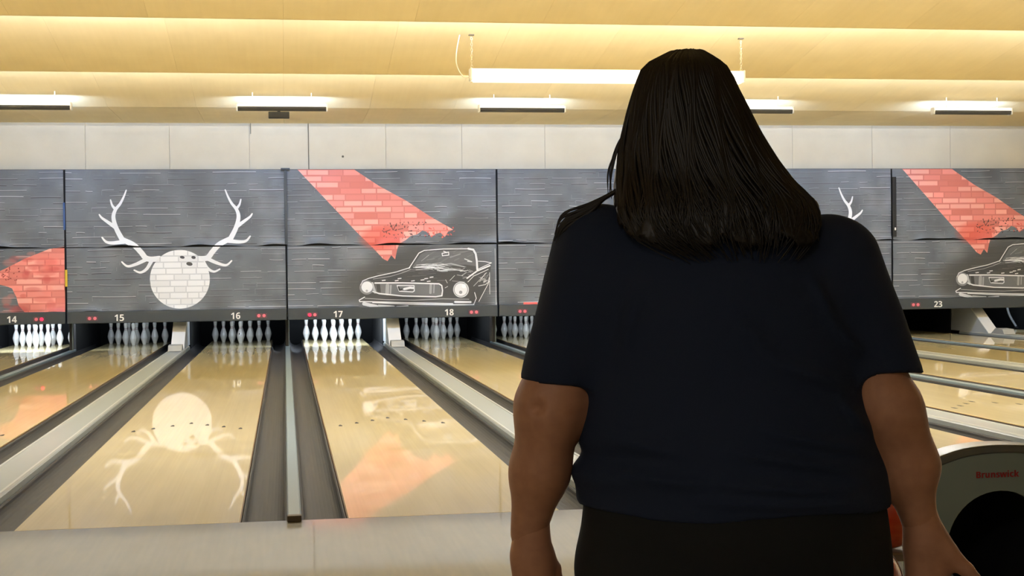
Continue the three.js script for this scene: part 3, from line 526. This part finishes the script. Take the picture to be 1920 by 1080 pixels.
function cone(x, y, z, a, b, ra, rb) {
  const dx = b[0] - a[0], dy = b[1] - a[1], dz = b[2] - a[2], px = x - a[0], py = y - a[1], pz = z - a[2];
  const t = Math.max(0, Math.min(1, (px * dx + py * dy + pz * dz) / (dx * dx + dy * dy + dz * dz)));
  return Math.hypot(px - dx * t, py - dy * t, pz - dz * t) - (ra + (rb - ra) * t);
}
const ell = (x, y, z, c, r) => { const k = Math.hypot((x - c[0]) / r[0], (y - c[1]) / r[1], (z - c[2]) / r[2]); return (k - 1) * Math.min(...r); };
function stack(rows) {                     // rows: y, cx, half width, cz, half depth - lofted ellipses
  const ys = rows.map((r) => r[0]), n = rows.length;
  return (x, y, z) => {
    const yc = Math.max(ys[0], Math.min(ys[n - 1], y)); let i = 0; while (i < n - 2 && yc > ys[i + 1]) i++;
    const t = (yc - ys[i]) / (ys[i + 1] - ys[i]), P = rows[Math.max(0, i - 1)], A = rows[i], B = rows[i + 1], Q = rows[Math.min(n - 1, i + 2)];
    const h = (c) => { const m0 = (B[c] - P[c]) * 0.5, m1 = (Q[c] - A[c]) * 0.5, t2 = t * t, t3 = t2 * t; return (2 * t3 - 3 * t2 + 1) * A[c] + (t3 - 2 * t2 + t) * m0 + (3 * t2 - 2 * t3) * B[c] + (t3 - t2) * m1; };
    const cx = h(1), a = Math.max(0.004, h(2)), cz = h(3), b = Math.max(0.004, h(4)), k = Math.hypot((x - cx) / a, (z - cz) / b), side = (k - 1) * (k > 1 ? Math.min(a, b) * 0.7 + 0.3 * Math.max(a, b) : Math.min(a, b)), dy = Math.abs(y - yc);
    return dy > 0 ? (side > 0 ? Math.hypot(side, dy) : dy) : side;
  };
}
{
  const w = thing('person', 'woman seen from behind with long dark hair, navy T-shirt and black trousers, arms hanging', 'person', [0.764, 0, 4.68], -0.1563);
  // local frame: x to her right as the camera sees it, y up, +z towards the camera (her back)
  const torso = stack([[0.72, 0.0, 0.262, 0.0, 0.185], [0.80, -0.001, 0.272, 0.005, 0.195], [0.865, -0.006, 0.264, 0.01, 0.185], [0.935, -0.016, 0.252, 0.01, 0.175], [1.02, -0.018, 0.238, 0.01, 0.165], [1.10, -0.02, 0.235, 0.015, 0.158], [1.18, -0.024, 0.225, 0.02, 0.145], [1.245, -0.03, 0.19, 0.02, 0.12], [1.30, -0.035, 0.125, 0.02, 0.085], [1.335, -0.045, 0.07, 0.01, 0.06]]);
  const LS = [-0.222, 1.232, 0.015], LE = [-0.316, 0.975, 0.025], LW = [-0.357, 0.75, -0.01], RS = [0.168, 1.212, 0.015], RE = [0.262, 0.965, 0.03], RW = [0.325, 0.762, 0.0];
  const hips = stack([[0.60, 0.0, 0.235, 0.0, 0.15], [0.68, -0.005, 0.262, 0.01, 0.178], [0.76, 0.0, 0.264, 0.015, 0.19], [0.82, -0.002, 0.258, 0.012, 0.18], [0.88, -0.004, 0.24, 0.01, 0.165]]);
  const legs = (x, y, z, o) => smin(smin(cone(x, y, z, [-0.13, 0.68, 0.0], [-0.115, 0.42, -0.005], 0.135, 0.095), cone(x, y, z, [-0.115, 0.42, -0.005], [-0.115, 0.09, 0.02], 0.095, 0.06), 0.03), smin(cone(x, y, z, [0.13, 0.68, 0.0], [0.12, 0.42, -0.02], 0.135, 0.095), cone(x, y, z, [0.12, 0.42, -0.02], [0.12, 0.09, -0.02], 0.095, 0.06), 0.03), 0.01) + o;
  const arms = (x, y, z) => {
    let l = smin(cone(x, y, z, LS, LE, 0.07, 0.057), smin(cone(x, y, z, LE, [-0.336, 0.86, 0.01], 0.057, 0.047), cone(x, y, z, [-0.336, 0.86, 0.01], LW, 0.047, 0.031), 0.03), 0.03);
    l = smax(l, -(Math.hypot(x + 0.341, y - 0.978, z - 0.086) - 0.012), 0.012);                  // dimple beside the elbow
    l = smin(l, cone(x, y, z, [-0.315, 0.95, 0.06], [-0.33, 0.87, 0.045], 0.014, 0.012), 0.04);
    let r = smin(cone(x, y, z, RS, RE, 0.07, 0.052), smin(cone(x, y, z, RE, [0.303, 0.86, 0.01], 0.052, 0.044), cone(x, y, z, [0.303, 0.86, 0.01], RW, 0.044, 0.03), 0.03), 0.03);
    r = smin(r, cone(x, y, z, [0.285, 0.97, 0.045], [0.325, 0.87, 0.02], 0.015, 0.013), 0.045);
    return Math.min(l, r);
  };
  const bodyF = (x, y, z) => {
    let d = smin(torso(x, y, z) + 0.014, hips(x, y, z) + 0.012, 0.03);
    d = smin(d, legs(x, y, z, 0.014), 0.03);
    d = smin(d, arms(x, y, z), 0.03);
    d = smin(d, cone(x, y, z, [-0.045, 1.30, 0.02], [-0.072, 1.42, 0.005], 0.062, 0.055), 0.03);
    return smin(d, ell(x, y, z, [-0.075, 1.48, -0.01], [0.072, 0.1, 0.09]), 0.02);
  };
  const hx = -0.075;                         // head, looking away from the camera (-z)
  const headF = (x, y, z) => {
    let d = ell(x, y, z, [hx, 1.49, -0.005], [0.076, 0.092, 0.095]);
    d = smin(d, cone(x, y, z, [hx, 1.43, -0.045], [hx, 1.395, -0.07], 0.052, 0.028), 0.04);
    d = smin(d, cone(x, y, z, [hx, 1.48, -0.095], [hx, 1.452, -0.117], 0.009, 0.014), 0.015);
    for (const s of [-1, 1]) {
      d = smax(d, -ell(x, y, z, [hx + s * 0.032, 1.483, -0.108], [0.018, 0.012, 0.018]), 0.012);
      d = smin(d, ell(x, y, z, [hx + s * 0.031, 1.482, -0.084], [0.013, 0.011, 0.011]), 0.002);
      d = smin(d, cone(x, y, z, [hx + s * 0.018, 1.503, -0.1], [hx + s * 0.046, 1.503, -0.083], 0.006, 0.004), 0.01);
      d = smin(d, ell(x, y, z, [hx + s * 0.078, 1.465, 0.0], [0.01, 0.032, 0.02]), 0.008);
    }
    d = smin(d, cone(x, y, z, [hx - 0.02, 1.423, -0.098], [hx + 0.02, 1.423, -0.098], 0.006, 0.006), 0.008);
    d = smax(d, -cone(x, y, z, [hx - 0.022, 1.4195, -0.106], [hx + 0.022, 1.4195, -0.106], 0.0018, 0.0018), 0.004);
    d = smin(d, cone(x, y, z, [hx - 0.014, 1.413, -0.096], [hx + 0.014, 1.413, -0.096], 0.007, 0.007), 0.006);
    return smin(d, cone(x, y, z, [-0.06, 1.37, 0.01], [hx, 1.45, 0.0], 0.056, 0.06), 0.03);
  };
  const finger = (x, y, z, pts, r0, r1) => { let d = 9; for (let i = 0; i + 1 < pts.length; i++) { const a = r0 + (r1 - r0) * i / (pts.length - 1), b = r0 + (r1 - r0) * (i + 1) / (pts.length - 1); d = smin(d, cone(x, y, z, pts[i], pts[i + 1], a, b), 0.004); } return d; };
  // her left hand (camera left): hangs relaxed, back of the hand outwards and towards the camera
  const leftHand = (x, y, z) => {
    let d = smin(cone(x, y, z, [-0.348, 0.80, -0.003], [-0.352, 0.72, -0.01], 0.0305, 0.0305), ell(x, y, z, [-0.349, 0.675, -0.005], [0.036, 0.055, 0.024]), 0.03);
    const F = [[-0.374, 0.017], [-0.356, 0.02], [-0.338, 0.018], [-0.323, 0.011]], L = [0.062, 0.074, 0.078, 0.07];
    F.forEach(([fx, fz], i) => { const l = L[i]; d = smin(d, finger(x, y, z, [[fx, 0.65, fz - 0.015], [fx, 0.62, fz - 0.018], [fx + 0.004, 0.62 - l * 0.5, fz - 0.03], [fx + 0.008, 0.62 - l * 0.85, fz - 0.05]], 0.0098, 0.0075), 0.006); });
    return smin(d, finger(x, y, z, [[-0.33, 0.715, -0.015], [-0.312, 0.685, -0.03], [-0.305, 0.655, -0.04], [-0.307, 0.63, -0.045]], 0.015, 0.009), 0.014);
  };
  // her right hand (camera right): palm turned back, thumb spread out to the side
  const rightHand = (x, y, z) => {
    let d = smin(cone(x, y, z, [0.317, 0.81, 0.003], [0.333, 0.735, 0.0], 0.029, 0.0305), ell(x, y, z, [0.339, 0.69, 0.0], [0.041, 0.055, 0.024]), 0.03);
    const F = [[0.309, 0], [0.328, 0.003], [0.347, 0.003], [0.366, 0]], L = [0.06, 0.073, 0.078, 0.072];
    F.forEach(([fx, fz], i) => { const l = L[i], o = (i - 1.5) * 0.008; d = smin(d, finger(x, y, z, [[fx, 0.665, fz], [fx + o * 0.5, 0.635, fz + 0.002], [fx + o, 0.635 - l * 0.5, fz + 0.012], [fx + o * 1.3, 0.635 - l * 0.85, fz + 0.03]], 0.0098, 0.0075), 0.006); });
    return smin(d, finger(x, y, z, [[0.345, 0.738, 0.006], [0.372, 0.712, 0.012], [0.402, 0.683, 0.014], [0.424, 0.66, 0.012]], 0.018, 0.0095), 0.018);
  };
  const skinTex = tex(256, 256, (u, v) => { const n = fbm(u * 18, v * 18, 1.3) * 14; return [196 + n, 142 + n, 112 + n * 0.8]; }, true, 3, 3);
  const skin = phys(0xffffff, 0.5, { map: skinTex, sheen: 0.1 });
  const bodyGeo = merge([surfaceNets(bodyF, [-0.46, 0.03, -0.24], [0.42, 1.6, 0.24], 0.0085), surfaceNets(headF, [-0.19, 1.33, -0.16], [0.04, 1.61, 0.12], 0.004), surfaceNets(leftHand, [-0.42, 0.52, -0.12], [-0.26, 0.845, 0.06], 0.003), surfaceNets(rightHand, [0.24, 0.52, -0.07], [0.47, 0.855, 0.09], 0.003)]);
  part('body', bodyGeo, skin, w);
  // T-shirt: torso and cut sleeves with folds raised on the back
  const folds = [[0.115, 1.19, 0.155, 1.11, 0.007, 0.012], [0.155, 1.11, 0.205, 1.06, 0.007, 0.012], [-0.02, 1.13, 0.05, 1.055, 0.006, 0.014], [0.05, 1.055, 0.18, 1.01, 0.008, 0.013], [0.03, 0.945, 0.215, 0.905, 0.009, 0.012], [-0.03, 0.915, 0.2, 0.875, 0.008, 0.011], [-0.05, 0.865, 0.18, 0.842, 0.009, 0.012], [-0.2, 0.875, -0.06, 0.862, 0.006, 0.011], [-0.22, 0.93, -0.1, 0.91, 0.005, 0.012], [0.16, 0.99, 0.225, 0.93, 0.007, 0.011], [-0.17, 1.2, -0.2, 1.06, 0.006, 0.014], [-0.08, 0.835, 0.2, 0.822, 0.006, 0.009]];
  const foldAt = (x, y) => { let s = 0; for (const [ax, ay, bx, by, am, wd] of folds) { const t = Math.max(0, Math.min(1, ((x - ax) * (bx - ax) + (y - ay) * (by - ay)) / ((bx - ax) ** 2 + (by - ay) ** 2))), d = Math.hypot(x - ax - t * (bx - ax), y - ay - t * (by - ay)); s += am * Math.sin(Math.PI * Math.min(1, 0.12 + t * 0.8)) * Math.exp(-(d / wd) * (d / wd)); } return s; };
  const sleeve = (x, y, z, S, E, r0, r1, cut) => smax(cone(x, y, z, S, E, r0, r1), cut + 0.004 * Math.sin(x * 30) - y, 0.006);
  const ramp = (x) => { const t = Math.max(0, Math.min(1, (-0.08 - x) / 0.14)); return t * t * (3 - 2 * t); };
  const shirtF = (x, y, z) => {
    let d = torso(x, y, z);
    d = smin(d, sleeve(x, y, z, LS, [-0.322, 0.95, 0.025], 0.092, 0.062, 1.018), 0.035);
    d = smin(d, sleeve(x, y, z, RS, [0.294, 0.95, 0.03], 0.09, 0.056, 1.026), 0.035);
    d -= (z > -0.05 ? 1.7 * foldAt(x, y) * Math.min(1, (z + 0.05) * 12) : 0) + 0.003 * noise.noise(x * 9, y * 9, z * 9) + 0.008 * Math.exp(-(((y - 0.862) / 0.018) ** 2)) * (0.2 + 0.8 * ramp(x)) - 0.006 * Math.exp(-(((y - 0.895) / 0.016) ** 2)) * ramp(x);
    d = smax(d, 0.803 - y + 0.005 * Math.sin(x * 17), 0.006);
    return smax(d, -ell(x, y, z, [-0.065, 1.37, -0.02], [0.075, 0.06, 0.085]), 0.01);
  };
  const clothBump = tex(256, 256, (u, v) => { const n = 128 + fbm(u * 60, v * 60, 5, 2) * 90; return [n, n, n]; }, false, 8, 8);
  part('t_shirt', surfaceNets(shirtF, [-0.44, 0.78, -0.24], [0.4, 1.37, 0.27], 0.0075), phys(0x1b2740, 0.9, { bumpMap: clothBump, bumpScale: 0.0006, sheen: 0.25, sheenRoughness: 0.6, sheenColor: new THREE.Color(0x2a3650) }), w);
  const trousersF = (x, y, z) => smax(smin(hips(x, y, z), legs(x, y, z, 0), 0.04) - 0.003 * noise.noise(x * 11, y * 8, z * 11), Math.max(y - 0.87, 0.07 - y), 0.006);
  part('trousers', surfaceNets(trousersF, [-0.32, 0.04, -0.22], [0.32, 0.9, 0.24], 0.0095), std(0x15181a, 0.9, { bumpMap: clothBump, bumpScale: 0.0005 }), w);
  // shoes
  const shoeMat = phys(0x7b3a30, 0.4), soleMat = std(0xd8cfbd, 0.6);
  for (const [s, x, z] of [[-1, -0.115, 0.02], [1, 0.12, -0.02]]) {
    const f = (px, py, pz) => smax(smin(ell(px, py, pz, [x, 0.06, z - 0.085], [0.047, 0.042, 0.1]), cone(px, py, pz, [x, 0.05, z + 0.015], [x, 0.10, z + 0.005], 0.045, 0.048), 0.05), 0.02 - py, 0.004);
    const sh = part('shoe', surfaceNets(f, [x - 0.08, 0.0, z - 0.22], [x + 0.08, 0.16, z + 0.09], 0.006), shoeMat, w);
    part('sole', surfaceNets((px, py, pz) => smax(smin(ell(px, 0, pz, [x, 0, z - 0.09], [0.05, 1, 0.105]), ell(px, 0, pz, [x, 0, z + 0.02], [0.045, 1, 0.05]), 0.04), Math.abs(py - 0.012) - 0.011, 0.003), [x - 0.08, -0.012, z - 0.22], [x + 0.08, 0.04, z + 0.1], 0.006), soleMat, sh);
  }
  // hair: one mass with combed ridges, plus loose strands
  const hairRows = [[1.238, -0.01, 0.10, 0.135, 0.02], [1.252, -0.022, 0.15, 0.13, 0.034], [1.28, -0.035, 0.168, 0.105, 0.056], [1.318, -0.036, 0.17, 0.07, 0.08], [1.36, -0.052, 0.15, 0.03, 0.098], [1.425, -0.067, 0.125, 0.008, 0.106], [1.49, -0.075, 0.101, 0.0, 0.106], [1.535, -0.079, 0.081, 0.0, 0.094], [1.553, -0.078, 0.072, 0.0, 0.085], [1.571, -0.077, 0.056, 0.0, 0.068], [1.578, -0.074, 0.04, 0.0, 0.05], [1.583, -0.072, 0.022, 0, 0.028], [1.586, -0.072, 0.006, 0, 0.008]], hairS = stack(hairRows);
  const comb = (x, y, z) => { const s = (x + 0.07) / (0.06 + 0.42 * Math.max(0, 1.6 - y)), a = noise.noise(s * 9, y * 3.2, z * 4) * 0.6 + noise.noise(s * 22, y * 2.5 + 3, z * 6) * 0.4; return a; };
  const hairF = (x, y, z) => {
    let d = hairS(x, y, z); d -= 0.0085 * comb(x, y, z) * Math.min(1, Math.max(0.15, (1.57 - y) * 6));
    d = smax(d, 1.25 + 0.03 * noise.noise(x * 24, 2.2, 0) + 0.014 * noise.noise(x * 70, 5.2, 0) - y, 0.006);
    return smax(d, -ell(x, y, z, [hx, 1.43, -0.135], [0.066, 0.1, 0.1]), 0.01);
  };
  const strands = [surfaceNets(hairF, [-0.26, 1.2, -0.16], [0.2, 1.62, 0.24], 0.0055)];
  const strand = (pts, r0) => { const c = new THREE.CatmullRomCurve3(pts.map((p) => new THREE.Vector3(...p))), g = new THREE.TubeGeometry(c, 20, r0, 5), p = g.attributes.position; for (let i = 0; i < p.count; i++) { const t = Math.floor(i / 6) / 20, q = c.getPoint(t), k = 1 - 0.85 * t * t; p.setXYZ(i, q.x + (p.getX(i) - q.x) * k, q.y + (p.getY(i) - q.y) * k, q.z + (p.getZ(i) - q.z) * k); } strands.push(g); };
  seed = 91;
  for (let i = 0; i < 26; i++) { const o = rr(-0.012, 0.012), l = rr(0, 1); strand([[-0.175 + o, 1.36 + o, 0.05], [-0.21 + o, 1.338 + o * 0.6, 0.055], [-0.245, 1.315 + o * 0.7, 0.06], [-0.275 - l * 0.02, 1.296 + o, 0.06], [-0.298 - l * 0.01, 1.283 - l * 0.025 + o, 0.058]], rr(0.0025, 0.0045)); }
  for (let i = 0; i < 8; i++) strand([[-0.165, 1.47 + rr(-0.02, 0.02), 0.03], [-0.188 - rr(0, 0.008), 1.43, 0.03], [-0.205 - rr(0, 0.01), 1.38, 0.035], [-0.21 - rr(-0.006, 0.006), 1.33, 0.05]], rr(0.0010, 0.0022));
  for (let i = 0; i < 240; i++) {
    const a = rr(-1, 1), y1 = rr(1.218, 1.275), flick = rr(-0.09, 0.09), pts = [];
    for (let k = 0; k <= 9; k++) {
      const y = 1.581 - (1.581 - y1) * (k / 9) ** 1.15, T = hairRows;
      let j = 0; while (j < T.length - 2 && y > T[j + 1][0]) j++; const t = (y - T[j][0]) / (T[j + 1][0] - T[j][0]), c = (m) => T[j][m] + (T[j + 1][m] - T[j][m]) * Math.max(0, Math.min(1, t)), th = a * 1.35 + 0.05 * Math.sin(k * 1.1 + a * 20) + (k > 7 ? (k - 7) * flick : 0);
      pts.push([c(1) + (c(2) + 0.001) * Math.sin(th), y, c(3) + (c(4) + 0.004) * Math.cos(th)]);
    }
    strand(pts, rr(0.0022, 0.005));
  }
  part('hair', merge(strands), phys(0x1c150f, 0.45, { sheen: 0.2, sheenColor: new THREE.Color(0x3a2a20) }), w);
}

scene.traverse((o) => { if (o.isMesh) { o.castShadow = true; o.receiveShadow = true; } });
renderer.render(scene, camera);
